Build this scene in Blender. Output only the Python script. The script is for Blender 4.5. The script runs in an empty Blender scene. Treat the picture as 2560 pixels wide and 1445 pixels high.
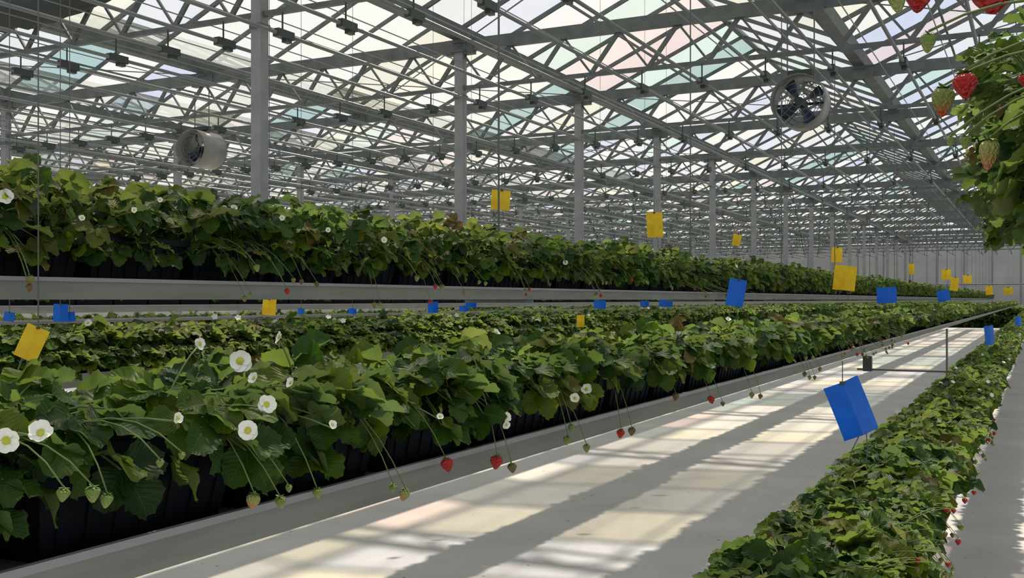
import bpy, math, random
import numpy as np
from mathutils import Matrix, Vector, Euler

sc = bpy.context.scene
col = sc.collection
R = math.radians
random.seed(7)

# ------------------------------------------------------------------ camera
FPX, CX, HY = 2596.0, 1280.0, 749.0
TH = math.atan(1314.0 / FPX)
CT, ST = math.cos(TH), math.sin(TH)
EYE = 1.5
cd = bpy.data.cameras.new('camera')
cam = bpy.data.objects.new('camera', cd)
col.objects.link(cam)
cam.location = (0, 0, EYE)
cam.rotation_euler = (R(90), 0, TH)
cd.sensor_width = 36
cd.lens = FPX / 2560 * 36
cd.shift_y = (HY - 722.5) / 2560
cd.clip_start = 0.02
cd.clip_end = 400
sc.camera = cam

# ------------------------------------------------------------------ world, sun, exposure
w = bpy.data.worlds.new('sky')
sc.world = w
w.use_nodes = True
nt = w.node_tree
nt.nodes.clear()
out = nt.nodes.new('ShaderNodeOutputWorld')
bg = nt.nodes.new('ShaderNodeBackground')
bg.inputs['Strength'].default_value = 0.90
tc = nt.nodes.new('ShaderNodeTexCoord')
nz = nt.nodes.new('ShaderNodeTexNoise')
nz.inputs['Scale'].default_value = 3.0
nz.inputs['Detail'].default_value = 4
rp = nt.nodes.new('ShaderNodeValToRGB')
rp.color_ramp.elements[0].position = 0.3
rp.color_ramp.elements[0].color = (0.78, 0.85, 0.95, 1)
rp.color_ramp.elements[1].position = 0.62
rp.color_ramp.elements[1].color = (0.98, 0.95, 0.92, 1)
nt.links.new(tc.outputs['Generated'], nz.inputs['Vector'])
nt.links.new(nz.outputs['Fac'], rp.inputs['Fac'])
nt.links.new(rp.outputs['Color'], bg.inputs['Color'])
nt.links.new(bg.outputs['Background'], out.inputs['Surface'])

sd = bpy.data.lights.new('sun', 'SUN')
sun = bpy.data.objects.new('sun', sd)
col.objects.link(sun)
sd.energy = 5.6
sd.angle = R(1.6)
sd.color = (1.0, 0.88, 0.69)
SUN_DIR = Vector((0.15, -0.55, -1.0))      # the way the light travels
sun.rotation_euler = SUN_DIR.to_track_quat('-Z', 'Y').to_euler()

sc.view_settings.view_transform = 'Standard'
sc.view_settings.look = 'None'
sc.view_settings.gamma = 1
sc.view_settings.use_curve_mapping = False
sc.view_settings.exposure = 0.25
sc.cycles.use_denoising = True
sc.cycles.max_bounces = 8
sc.cycles.transparent_max_bounces = 12
sc.cycles.caustics_reflective = False
sc.cycles.caustics_refractive = False
sc.cycles.sample_clamp_indirect = 6


# ------------------------------------------------------------------ helpers
def at(px, py, X):
    """the point of the plane x = X that the photo shows at (px, py)"""
    d = -X * FPX / (CT * (px - (CX + FPX * ST / CT))) * -1.0
    d = abs(d)
    Y = (d + X * ST) / CT
    return Vector((X, Y, EYE + (HY - py) * d / FPX))


def px_size(p, pix):
    d = -p[0] * ST + p[1] * CT
    return pix * d / FPX


def bsdf(name, color, rough=0.5, metal=0.0, spec=0.5):
    m = bpy.data.materials.new(name)
    m.use_nodes = True
    p = m.node_tree.nodes['Principled BSDF']
    p.inputs['Base Color'].default_value = (*color, 1)
    p.inputs['Roughness'].default_value = rough
    p.inputs['Metallic'].default_value = metal
    p.inputs['Specular IOR Level'].default_value = spec
    return m


def N(m, t, **kw):
    n = m.node_tree.nodes.new(t)
    for k, v in kw.items():
        n.inputs[k].default_value = v
    return n


def L(m, a, b):
    m.node_tree.links.new(a, b)


def ramp(m, stops, interp='LINEAR'):
    r = m.node_tree.nodes.new('ShaderNodeValToRGB')
    r.color_ramp.interpolation = interp
    e = r.color_ramp.elements
    while len(e) < len(stops):
        e.new(0.5)
    for i, (p, c) in enumerate(stops):
        e[i].position = p
        e[i].color = (*c, 1)
    return r


def mth(m, op, a, b=None, clamp=False):
    n = m.node_tree.nodes.new('ShaderNodeMath')
    n.operation = op
    n.use_clamp = clamp
    for i, v in enumerate((a, b)):
        if v is None:
            continue
        if isinstance(v, (int, float)):
            n.inputs[i].default_value = v
        else:
            L(m, v, n.inputs[i])
    return n.outputs[0]


def mottled(name, c1, c2, scale, rough=0.5, metal=0.0, stretch=(1, 1, 1), bump=0.0):
    m = bsdf(name, c1, rough, metal, 0.15 if 'planter' in name else 0.5)
    p = m.node_tree.nodes['Principled BSDF']
    t = m.node_tree.nodes.new('ShaderNodeTexCoord')
    mp = m.node_tree.nodes.new('ShaderNodeMapping')
    mp.inputs['Scale'].default_value = stretch
    n = N(m, 'ShaderNodeTexNoise', Scale=scale, Detail=5.0)
    L(m, t.outputs['Object'], mp.inputs['Vector'])
    L(m, mp.outputs['Vector'], n.inputs['Vector'])
    r = ramp(m, [(0.35, c1), (0.65, c2)])
    L(m, n.outputs['Fac'], r.inputs['Fac'])
    L(m, r.outputs['Color'], p.inputs['Base Color'])
    if bump:
        b = N(m, 'ShaderNodeBump', Strength=bump, Distance=0.002)
        L(m, n.outputs['Fac'], b.inputs['Height'])
        L(m, b.outputs['Normal'], p.inputs['Normal'])
    return m


class MB:
    def __init__(s):
        s.v, s.f, s.m, s.uv, s.t = [], [], [], [], []

    def add(s, vs, fs, mi=0):
        o = len(s.v)
        s.v += [tuple(v) for v in vs]
        s.f += [tuple(i + o for i in f) for f in fs]
        s.m += [mi] * len(fs)
        return s

    def box(s, c, d, mat=None, mi=0):
        hx, hy, hz = d[0] / 2, d[1] / 2, d[2] / 2
        vs = [Vector((x, y, z)) for x in (-hx, hx) for y in (-hy, hy) for z in (-hz, hz)]
        if mat:
            vs = [mat @ v for v in vs]
        vs = [v + Vector(c) for v in vs]
        return s.add(vs, [(0, 1, 3, 2), (4, 6, 7, 5), (0, 4, 5, 1), (2, 3, 7, 6), (0, 2, 6, 4), (1, 5, 7, 3)], mi)

    def tube(s, pts, r, n=6, mi=0, cap=True):
        pts = [Vector(p) for p in pts]
        k = len(pts)
        rs = r if isinstance(r, (list, tuple)) else [r] * k
        vs = []
        ref = None
        for i, p in enumerate(pts):
            t = (pts[min(i + 1, k - 1)] - pts[max(i - 1, 0)]).normalized()
            if ref is None:
                ref = Vector((0, 0, 1)) if abs(t.z) < 0.9 else Vector((1, 0, 0))
            a = (ref - t * ref.dot(t)).normalized()
            ref = a
            b = t.cross(a)
            for j in range(n):
                q = 2 * math.pi * (j + 0.5) / n
                vs.append(p + (a * math.cos(q) + b * math.sin(q)) * rs[i])
        fs = [(i * n + j, i * n + (j + 1) % n, (i + 1) * n + (j + 1) % n, (i + 1) * n + j)
              for i in range(k - 1) for j in range(n)]
        if cap:
            fs += [tuple(range(n))[::-1], tuple(range((k - 1) * n, k * n))]
        return s.add(vs, fs, mi)

    def lathe(s, prof, n=10, mi=0, c=(0, 0, 0)):
        vs, fs = [], []
        for z, r in prof:
            for j in range(n):
                q = 2 * math.pi * j / n
                vs.append((c[0] + r * math.cos(q), c[1] + r * math.sin(q), c[2] + z))
        for i in range(len(prof) - 1):
            for j in range(n):
                fs.append((i * n + j, i * n + (j + 1) % n, (i + 1) * n + (j + 1) % n, (i + 1) * n + j))
        return s.add(vs, fs, mi)

    def extrude_y(s, prof, y0, y1, mi=0):
        n = len(prof)
        vs = [(x, y0, z) for x, z in prof] + [(x, y1, z) for x, z in prof]
        fs = [(i, (i + 1) % n, n + (i + 1) % n, n + i) for i in range(n)]
        fs += [tuple(range(n))[::-1], tuple(range(n, 2 * n))]
        return s.add(vs, fs, mi)

    def mesh(s, name, mats, smooth=False):
        me = bpy.data.meshes.new(name)
        me.from_pydata(s.v, [], s.f)
        for m in (mats if isinstance(mats, (list, tuple)) else [mats]):
            me.materials.append(m)
        if any(s.m):
            me.polygons.foreach_set('material_index', s.m)
        if smooth:
            me.polygons.foreach_set('use_smooth', [True] * len(s.f))
        me.update()
        return me

    def build(s, name, mats, parent=None, smooth=False, loc=None):
        return link(name, s.mesh(name, mats, smooth), parent, loc)


def link(name, data, parent=None, loc=None, rot=None, scale=None):
    o = bpy.data.objects.new(name, data)
    col.objects.link(o)
    o.parent = parent
    if loc is not None:
        o.location = loc
    if rot is not None:
        o.rotation_euler = rot
    if scale is not None:
        o.scale = scale if isinstance(scale, (tuple, list, Vector)) else (scale,) * 3
    return o


def tag(o, label=None, cat=None, group=None, kind=None):
    if label:
        o['label'] = label
    if cat:
        o['category'] = cat
    if group:
        o['group'] = group
    if kind:
        o['kind'] = kind
    return o


def thing(name, label, cat, loc=(0, 0, 0), group=None, rot=None):
    return tag(link(name, None, None, loc, rot), label, cat, group)


TENS = ('twent', 'thirt', 'fort', 'fift', 'sixt', 'sevent', 'eight', 'ninet')


def nth(n):
    if n <= 20:
        return ORD[n - 1]
    if n > 99:
        return 'hundred-and-' + nth(n - 100) if n > 100 else 'hundredth'
    t, u = divmod(n, 10)
    return TENS[t - 2] + ('ieth' if u == 0 else 'y-' + ORD[u - 1])


ORD = ('first second third fourth fifth sixth seventh eighth ninth tenth eleventh twelfth thirteenth fourteenth '
       'fifteenth sixteenth seventeenth eighteenth nineteenth twentieth').split()

# ------------------------------------------------------------------ materials
STEEL = mottled('galvanised steel', (0.085, 0.10, 0.10), (0.125, 0.145, 0.14), 6, 0.5, 0.1)
STEEL_L = mottled('light painted steel', (0.21, 0.225, 0.235), (0.27, 0.285, 0.29), 5, 0.5, 0.1)
PIPE = bsdf('pale pipe', (0.17, 0.19, 0.19), 0.3, 0.2)
DARK = bsdf('dark plastic clamp', (0.03, 0.045, 0.04), 0.5)
GUT = mottled('grey coated gutter', (0.185, 0.20, 0.185), (0.235, 0.25, 0.23), 9, 0.55, 0.0, (3, 0.4, 3))
LIP = bsdf('pale gutter lip', (0.28, 0.28, 0.30), 0.5)
POT = mottled('dark navy planter plastic', (0.0035, 0.005, 0.010), (0.006, 0.008, 0.013), 20, 0.6, 0, (1, 6, 1))
SOIL = mottled('dark substrate', (0.02, 0.014, 0.010), (0.05, 0.035, 0.022), 60, 0.95)
WIRE = bsdf('dark wire', (0.10, 0.11, 0.11), 0.5, 0.3)
STALK = bsdf('green stalk', (0.13, 0.19, 0.05), 0.5)
PETAL = bsdf('white petal', (0.86, 0.88, 0.82), 0.6)
CENTRE = bsdf('yellow green flower centre', (0.50, 0.52, 0.05), 0.7)
CALYX = bsdf('green calyx', (0.14, 0.24, 0.05), 0.55)
YEL = mottled('yellow sticky card', (0.86, 0.70, 0.01), (0.80, 0.56, 0.01), 30, 0.45)
BLU = mottled('blue sticky card', (0.0, 0.165, 0.70), (0.0, 0.20, 0.78), 30, 0.45)


def card_glow(m):
    nt = m.node_tree
    p = nt.nodes['Principled BSDF']
    tr = nt.nodes.new('ShaderNodeBsdfTranslucent')
    src = p.inputs['Base Color'].links[0].from_socket
    L(m, src, tr.inputs['Color'])
    mx = nt.nodes.new('ShaderNodeMixShader')
    mx.inputs[0].default_value = 0.35
    L(m, p.outputs[0], mx.inputs[1])
    L(m, tr.outputs[0], mx.inputs[2])
    L(m, mx.outputs[0], nt.nodes['Material Output'].inputs['Surface'])


card_glow(YEL)
card_glow(BLU)


def leaf_material():
    m = bsdf('strawberry leaf', (0.05, 0.1, 0.02), 0.48, 0, 0.22)
    nt = m.node_tree
    p = nt.nodes['Principled BSDF']
    oi = nt.nodes.new('ShaderNodeObjectInfo')
    at_ = nt.nodes.new('ShaderNodeAttribute')
    at_.attribute_name = 'tint'
    rnd = mth(m, 'FRACT', mth(m, 'ADD', oi.outputs['Random'], at_.outputs['Fac']))
    cr = ramp(m, [(0.0, (0.012, 0.036, 0.009)), (0.35, (0.022, 0.062, 0.009)), (0.62, (0.042, 0.088, 0.009)),
                  (0.90, (0.078, 0.128, 0.010)), (1.0, (0.10, 0.075, 0.025))])
    L(m, rnd, cr.inputs['Fac'])
    uv = nt.nodes.new('ShaderNodeUVMap')
    uv.uv_map = 'uv'
    sp = nt.nodes.new('ShaderNodeSeparateXYZ')
    L(m, uv.outputs['UV'], sp.inputs[0])
    u = mth(m, 'ABSOLUTE', mth(m, 'SUBTRACT', mth(m, 'MULTIPLY', sp.outputs[0], 2.0), 1.0))
    tri = mth(m, 'FRACT', mth(m, 'MULTIPLY', mth(m, 'SUBTRACT', sp.outputs[1], mth(m, 'MULTIPLY', u, 0.34)), 8.0))
    tri = mth(m, 'ABSOLUTE', mth(m, 'SUBTRACT', tri, 0.5))               # 0 in the vein, .5 between
    side = mth(m, 'LESS_THAN', tri, 0.055)
    mid = mth(m, 'LESS_THAN', u, 0.035)
    vein = mth(m, 'MAXIMUM', side, mid)
    mix = nt.nodes.new('ShaderNodeMix')
    mix.data_type = 'RGBA'
    L(m, mth(m, 'MULTIPLY', vein, 0.13), mix.inputs[0])
    L(m, cr.outputs['Color'], mix.inputs[6])
    mix.inputs[7].default_value = (0.16, 0.23, 0.07, 1)
    # paler underside
    geo = nt.nodes.new('ShaderNodeNewGeometry')
    mix2 = nt.nodes.new('ShaderNodeMix')
    mix2.data_type = 'RGBA'
    L(m, mth(m, 'MULTIPLY', geo.outputs['Backfacing'], 0.55), mix2.inputs[0])
    L(m, mix.outputs[2], mix2.inputs[6])
    mix2.inputs[7].default_value = (0.13, 0.19, 0.08, 1)
    L(m, mix2.outputs[2], p.inputs['Base Color'])
    b = N(m, 'ShaderNodeBump', Strength=0.35, Distance=0.0015)
    L(m, mth(m, 'MINIMUM', mth(m, 'MULTIPLY', tri, 2.0), mth(m, 'MULTIPLY', u, 6.0)), b.inputs['Height'])
    L(m, b.outputs['Normal'], p.inputs['Normal'])
    tr = nt.nodes.new('ShaderNodeBsdfTranslucent')
    hs = N(m, 'ShaderNodeHueSaturation', Hue=0.475, Saturation=1.2, Value=3.0)
    L(m, mix2.outputs[2], hs.inputs['Color'])
    L(m, hs.outputs['Color'], tr.inputs['Color'])
    mx = nt.nodes.new('ShaderNodeMixShader')
    mx.inputs[0].default_value = 0.34
    L(m, p.outputs[0], mx.inputs[1])
    L(m, tr.outputs[0], mx.inputs[2])
    L(m, mx.outputs[0], nt.nodes['Material Output'].inputs['Surface'])
    return m


LEAF = leaf_material()


def berry_material(name, top, tip, lo, hi):
    m = bsdf(name, top, 0.38)
    p = m.node_tree.nodes['Principled BSDF']
    t = m.node_tree.nodes.new('ShaderNodeTexCoord')
    s = m.node_tree.nodes.new('ShaderNodeSeparateXYZ')
    L(m, t.outputs['Object'], s.inputs[0])
    r = ramp(m, [(lo, tip), (hi, top)])
    L(m, mth(m, 'MULTIPLY', s.outputs[2], -1.0 / 1.15), r.inputs['Fac']) if False else None
    f = mth(m, 'ADD', mth(m, 'DIVIDE', s.outputs[2], 2.3), 1.0)         # 0 at the tip, 1 at the shoulder
    L(m, f, r.inputs['Fac'])
    v = N(m, 'ShaderNodeTexVoronoi', Scale=3.6)
    L(m, t.outputs['Object'], v.inputs['Vector'])
    seed = mth(m, 'LESS_THAN', v.outputs['Distance'], 0.13)
    mix = m.node_tree.nodes.new('ShaderNodeMix')
    mix.data_type = 'RGBA'
    L(m, mth(m, 'MULTIPLY', seed, 0.6), mix.inputs[0])
    L(m, r.outputs['Color'], mix.inputs[6])
    mix.inputs[7].default_value = (0.45, 0.33, 0.08, 1)
    L(m, mix.outputs[2], p.inputs['Base Color'])
    b = N(m, 'ShaderNodeBump', Strength=0.5, Distance=0.1)
    L(m, v.outputs['Distance'], b.inputs['Height'])
    L(m, b.outputs['Normal'], p.inputs['Normal'])
    return m


B_RED = berry_material('ripe strawberry skin', (0.50, 0.02, 0.015), (0.42, 0.008, 0.010), 0.2, 0.9)
B_HALF = berry_material('ripening strawberry skin', (0.22, 0.27, 0.06), (0.45, 0.05, 0.02), 0.15, 0.55)
B_PINK = berry_material('pale ripening strawberry skin', (0.36, 0.36, 0.10), (0.55, 0.24, 0.12), 0.2, 0.7)
B_GREEN = berry_material('unripe strawberry skin', (0.20, 0.30, 0.06), (0.36, 0.40, 0.13), 0.1, 0.8)
B_BROWN = berry_material('dull red brown strawberry skin', (0.16, 0.15, 0.05), (0.24, 0.07, 0.03), 0.2, 0.8)

# glass: thin greenhouse pane, each with its own faint tint
GLASS = bpy.data.materials.new('diffusing greenhouse glass')
GLASS.use_nodes = True
_n = GLASS.node_tree
_n.nodes.clear()
_o = _n.nodes.new('ShaderNodeOutputMaterial')
_t = _n.nodes.new('ShaderNodeBsdfTransparent')
_l = _n.nodes.new('ShaderNodeBsdfTranslucent')
_g = _n.nodes.new('ShaderNodeBsdfGlossy')
_g.inputs['Roughness'].default_value = 0.15
_oi = _n.nodes.new('ShaderNodeObjectInfo')
_ge = _n.nodes.new('ShaderNodeNewGeometry')
_fr = mth(GLASS, 'FRACT', mth(GLASS, 'ADD', _oi.outputs['Random'], _ge.outputs['Random Per Island']))
_r = ramp(GLASS, [(0.0, (0.95, 0.95, 0.96)), (0.30, (0.82, 0.92, 0.90)), (0.42, (0.96, 0.88, 0.88)),
                  (0.53, (0.95, 0.94, 0.87)), (0.65, (0.86, 0.88, 0.96)), (0.76, (0.94, 0.95, 0.95)),
                  (0.95, (0.68, 0.80, 0.79))], 'CONSTANT')
L(GLASS, _fr, _r.inputs['Fac'])
L(GLASS, _r.outputs['Color'], _t.inputs['Color'])
_l.inputs['Color'].default_value = (0.50, 0.53, 0.54, 1)
_m1 = _n.nodes.new('ShaderNodeMixShader')
_fr2 = mth(GLASS, 'FRACT', mth(GLASS, 'MULTIPLY', _fr, 7.31))
_dr = ramp(GLASS, [(0.0, (0.06,) * 3), (0.45, (0.25,) * 3), (0.72, (0.50,) * 3)], 'CONSTANT')
L(GLASS, _fr2, _dr.inputs['Fac'])
L(GLASS, _dr.outputs['Color'], _m1.inputs[0])
L(GLASS, _t.outputs[0], _m1.inputs[1])
L(GLASS, _l.outputs[0], _m1.inputs[2])
_m2 = _n.nodes.new('ShaderNodeMixShader')
_m2.inputs[0].default_value = 0.04
L(GLASS, _m1.outputs[0], _m2.inputs[1])
L(GLASS, _g.outputs[0], _m2.inputs[2])
L(GLASS, _m2.outputs[0], _o.inputs['Surface'])

WALLM = mottled('frosted wall sheet', (0.40, 0.41, 0.43), (0.50, 0.51, 0.52), 0.6, 0.5)
FLOOR = bsdf('woven white ground cover', (0.6, 0.6, 0.58), 0.7)


def floor_material(m):
    p = m.node_tree.nodes['Principled BSDF']
    t = m.node_tree.nodes.new('ShaderNodeTexCoord')
    n1 = N(m, 'ShaderNodeTexNoise', Scale=1.3, Detail=6.0, Roughness=0.6)
    L(m, t.outputs['Object'], n1.inputs['Vector'])
    r = ramp(m, [(0.3, (0.50, 0.49, 0.475)), (0.7, (0.61, 0.60, 0.585))])
    L(m, n1.outputs['Fac'], r.inputs['Fac'])
    v = N(m, 'ShaderNodeTexVoronoi', Scale=7.0)
    L(m, t.outputs['Object'], v.inputs['Vector'])
    n2 = N(m, 'ShaderNodeTexNoise', Scale=2.0)
    L(m, t.outputs['Object'], n2.inputs['Vector'])
    spk = mth(m, 'LESS_THAN', v.outputs['Distance'], mth(m, 'MULTIPLY', mth(m, 'SUBTRACT', n2.outputs['Fac'], 0.36), 0.30))
    mix = m.node_tree.nodes.new('ShaderNodeMix')
    mix.data_type = 'RGBA'
    L(m, mth(m, 'MULTIPLY', spk, 0.7), mix.inputs[0])
    L(m, r.outputs['Color'], mix.inputs[6])
    mix.inputs[7].default_value = (0.13, 0.12, 0.09, 1)
    L(m, mix.outputs[2], p.inputs['Base Color'])
    wv = N(m, 'ShaderNodeTexWave', Scale=60.0)
    wv.inputs['Distortion'].default_value = 1.5
    L(m, t.outputs['Object'], wv.inputs['Vector'])
    b = N(m, 'ShaderNodeBump', Strength=0.15, Distance=0.003)
    L(m, wv.outputs['Fac'], b.inputs['Height'])
    L(m, b.outputs['Normal'], p.inputs['Normal'])


floor_material(FLOOR)
CONC = mottled('grey concrete', (0.20, 0.20, 0.19), (0.28, 0.28, 0.27), 2, 0.85)

# ------------------------------------------------------------------ setting
XL, XR, YN, YF = -38.35, 11.15, -8.0, 66.5
fl = MB().box(((XL + XR) / 2, (YN + 60.5) / 2, -0.02), (XR - XL, 60.5 - YN, 0.04)).build('floor', FLOOR)
tag(fl, 'pale ground cover sheet on the greenhouse floor', kind='structure')
fl2 = MB().box(((XL + XR) / 2, (60.5 + YF) / 2, -0.03), (XR - XL, YF - 60.5, 0.04)).build('floor_edge', CONC)
tag(fl2, 'grey concrete path along the far end wall', kind='structure')

SPAN, BAY = 4.5, 4.02
GX = [-6.85 + SPAN * k for k in range(-7, 5)]         # roof gutter lines
GY = [8.02 + 4.0 * k for k in range(-4, 15)]          # girder lines
CHORD_T, CHORD_B, PIPE_Z = EYE + 3.37, EYE + 2.81, EYE + 2.58
GUT_Z = EYE + 3.50

# far wall and left wall, framed sheets
wb = link('wall_back', None)
tag(wb, 'grey framed sheet end wall far down the rows', kind='structure')
psheet = MB().box((0, 0, 0), (1.44, 0.03, 2.32)).mesh('panel', WALLM)
psheet2 = MB().box((0, 0, 0), (1.44, 0.03, 1.9)).mesh('panel_upper', WALLM)
mul = MB().box((0, 0, 0), (0.06, 0.09, 6.1)).mesh('mullion', STEEL_L)
xs = [XL + 1.5 * i for i in range(int((XR - XL) / 1.5) + 1)]
for x in xs:
    link('mullion', mul, wb, (x, YF, 3.05))
    if x < XR - 1:
        link('panel', psheet, wb, (x + 0.75, YF, 1.18))
        link('panel', psheet, wb, (x + 0.75, YF, 3.58))
for z in (0.0, 2.38, 4.78):
    MB().box(((XL + XR) / 2, YF, z), (XR - XL, 0.08, 0.07)).build('rail', STEEL, wb)
MB().box(((XL + XR) / 2, YF, 5.4), (XR - XL, 0.03, 1.2)).build('gable_sheet', GLASS, wb)
wl = link('wall_left', None)
tag(wl, 'grey framed sheet side wall beyond the far left spans', kind='structure')
psl = MB().box((0, 0, 0), (0.03, 3.94, 2.32)).mesh('panel_side', WALLM)
mus = MB().box((0, 0, 0), (0.09, 0.06, 5.0)).mesh('mullion_side', STEEL_L)
y = -8.0
while y < YF - 0.1:
    link('mullion', mus, wl, (XL, y, 2.5))
    if y + 4 < YF:
        link('panel', psl, wl, (XL, y + 2, 1.18))
        link('panel', psl, wl, (XL, y + 2, 3.58))
    y += 4.0
for z in (1.18, 3.58):
    MB().box((XL, 65.25, z), (0.03, 2.5, 2.32)).build('panel', WALLM, wl)
for z in (0.0, 2.38, 4.78):
    MB().box((XL, (YN + YF) / 2, z), (0.08, YF - YN, 0.07)).build('rail', STEEL, wl)

# ---- glazed saw-tooth roof
ceil = link('ceiling', None)
tag(ceil, 'glazed greenhouse roof of pale panes between thin bars', kind='structure')
RISE = 1.0
ang = math.atan2(RISE, SPAN / 2)
SL = math.hypot(RISE, SPAN / 2)


def cam_d(x, y):
    return -x * ST + y * CT


def in_view(x, y, z, m=150):
    d = cam_d(x, y)
    if d < 0.3:
        return False
    px = CX + FPX * (x * CT + y * ST) / d
    py = HY - FPX * (z - EYE) / d
    return -m < px < 2560 + m and -m < py < 1445 + m


pane_d = MB().box((0, 0, 0), (SL - 0.10, 0.96, 0.006)).mesh('glass_pane', GLASS)
bar_d = MB().box((0, 0, 0), (SL - 0.06, 0.04, 0.055)).mesh('glazing_bar', STEEL)
slots, bars = [], []
for gx in GX[:-1]:
    for s in (0, 1):
        mxx = gx + (SPAN * 0.25 if s == 0 else SPAN * 0.75)
        mz = GUT_Z + 0.10 + RISE / 2
        ry = -ang if s == 0 else ang
        y = YN + 0.02
        while y < YF:
            slots.append((mxx, y + 0.5, mz + 0.03, ry))
            bars.append((mxx, y, mz, ry))
            y += 1.0


def split(lst):
    vis = sorted([q for q in lst if in_view(*q[:3])], key=lambda q: cam_d(q[0], q[1]))[:300]
    vs = set(vis)
    return vis, [q for q in lst if q not in vs]


for lst, dat, dims, nm, nm2, mat in ((slots, pane_d, (SL - 0.10, 0.96, 0.006), 'glass_pane', 'glass_panes', GLASS),
                                     (bars, bar_d, (SL - 0.06, 0.04, 0.055), 'glazing_bar', 'glazing_bars', STEEL)):
    vis, rest = split(lst)
    for q in vis:
        link(nm, dat, ceil, q[:3], (0, q[3], 0))
    mb = MB()
    for q in rest:
        mb.box(q[:3], dims, Matrix.Rotation(q[3], 3, 'Y'))
    tag(mb.build(nm2, mat, ceil), kind='stuff')
for gx in GX[:-1]:
    MB().box((gx + SPAN / 2, (YN + YF) / 2, GUT_Z + 0.12 + RISE), (0.09, YF - YN, 0.07)).build('ridge_bar', STEEL, ceil)
    for k in (0.25, 0.75):
        MB().box((gx + SPAN * k, (YN + YF) / 2, GUT_Z + 0.05 + RISE / 2), (0.03, YF - YN, 0.03)).build('purlin', STEEL, ceil)

near_word = {0: 'nearest', 1: 'second', 2: 'third', 3: 'fourth', 4: 'fifth', 5: 'sixth', 6: 'seventh'}
# roof gutters
for i, gx in enumerate(GX):
    mb = MB().extrude_y([(gx - .11, GUT_Z + .10), (gx - .08, GUT_Z - .05), (gx + .08, GUT_Z - .05), (gx + .11, GUT_Z + .10),
                         (gx + .09, GUT_Z + .10), (gx + .065, GUT_Z - .03), (gx - .065, GUT_Z - .03), (gx - .09, GUT_Z + .10)],
                        YN, YF)
    o = mb.build('roof_gutter', STEEL)
    vis = gx < -1
    k = len(GX) - 1 - i - 3
    lab = {-2.35: 'grey roof gutter passing over the round fan with blue blades',
           -6.85: 'grey roof gutter carried by the row of pale columns'}.get(round(gx, 2))
    if lab is None:
        lab = ('grey roof gutter over the far left spans, %s beyond the pale columns' % ORD[int(round((-6.85 - gx) / 4.5)) - 1]) \
            if gx < -6.85 else 'grey roof gutter over the spans right of the camera, %s outwards' % ORD[int(round((gx + 2.35) / 4.5)) - 1]
    tag(o, lab, 'gutter', 'roof gutters between the glazed spans')

# lattice girders
webL = 0.75
mid_h = CHORD_T - CHORD_B - 0.07
ln = math.hypot(webL / 2, mid_h)
wa = math.atan2(webL / 2, mid_h)
web_d = MB().box((0, 0, 0), (0.052, 0.03, ln)).mesh('web_bar', STEEL)
web_t = MB().box((0, 0, 0), (0.026, 0.026, ln)).mesh('web_bar_thin', STEEL)
gi = 0
for gy in GY:
    g = thing('lattice_girder', 'x', 'girder', (0, gy, 0), 'lattice girders across the roof')
    if gy < 7:
        g['label'] = 'grey lattice roof girder %s metres before the first one in view' % {-8: 'sixteen', -4: 'twelve', 0: 'eight', 4: 'four'}[int(round(gy - 0.02))]
    else:
        idx = int(round((gy - 8.02) / 4))
        g['label'] = ('nearest grey lattice roof girder crossing the top left corner' if idx == 0 else
                      'grey lattice roof girder, %s from the camera, zigzag bars below a thick beam' % (ORD[idx] if idx < 20 else ''))
    MB().box(((XL + XR) / 2, 0, CHORD_T), (XR - XL, 0.08, 0.16)).build('top_chord', STEEL, g)
    MB().box(((XL + XR) / 2, 0, CHORD_B), (XR - XL, 0.05, 0.05)).build('bottom_chord', STEEL, g)
    x = GX[0]
    mb = MB()
    while x < XR - 0.1:
        for sgn in (1, -1):
            cx = x + webL * (0.25 if sgn > 0 else 0.75)
            cz = (CHORD_T + CHORD_B) / 2 - 0.02
            if 7 < gy < 21 and in_view(cx, gy, cz, 60) and cx > -26:
                link('web_bar', web_t if sgn > 0 else web_d, g, (cx, 0, cz), (0, sgn * -wa, 0))
            else:
                mb.box((cx, 0, cz), (0.026 if sgn > 0 else 0.05, 0.03, ln), Matrix.Rotation(sgn * -wa, 3, 'Y'))
        x += webL
    tag(mb.build('web_bars', STEEL, g), kind='stuff')
    # joint plates over the gutters
    mb = MB()
    for gx in GX:
        mb.box((gx, 0, CHORD_T - 0.02), (0.42, 0.10, 0.20))
        mb.box((gx, 0, CHORD_T + 0.10), (0.16, 0.16, 0.14))
    tag(mb.build('joint_plates', STEEL, g), kind='stuff')

# columns
cpos = []
for gx in (-6.85, -15.85, -24.85, -33.85, 2.15):
    for gy in GY:
        if gy < 3:
            continue
        cpos.append((gx, gy))
col_h = CHORD_T - 0.06
post_d = MB().box((0, 0, col_h / 2), (0.12, 0.12, col_h)).mesh('shaft', STEEL_L)
cap_d = MB().box((0, 0, col_h - 0.62), (0.145, 0.145, 0.05)).box((0, 0, col_h - 0.02), (0.2, 0.2, 0.03)).mesh('cap', STEEL)
foot_d = MB().box((0, 0, 0.01), (0.26, 0.26, 0.02)).mesh('base_plate', STEEL)
for gx, gy in cpos:
    row = {-6.85: 'the nearest column line', -15.85: 'the second column line behind the high bed',
           -24.85: 'the third column line from the aisle', -33.85: 'the farthest left column line',
           2.15: 'the column line right of the camera'}[gx]
    idx = int(round((gy - 8.02) / 4))
    if gx == -6.85 and idx == 0:
        lab = 'large pale square steel column rising behind the high bed, nearest of its line'
    elif idx < 0:
        lab = 'pale square steel column of %s, level with the camera' % row
    else:
        lab = 'pale square steel column, %s along %s' % (ORD[idx], row)
    c = thing('steel_column', lab, 'column', (gx, gy, 0), 'pale steel columns in lines')
    link('shaft', post_d, c)
    link('cap', cap_d, c)
    link('base_plate', foot_d, c)

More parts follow.
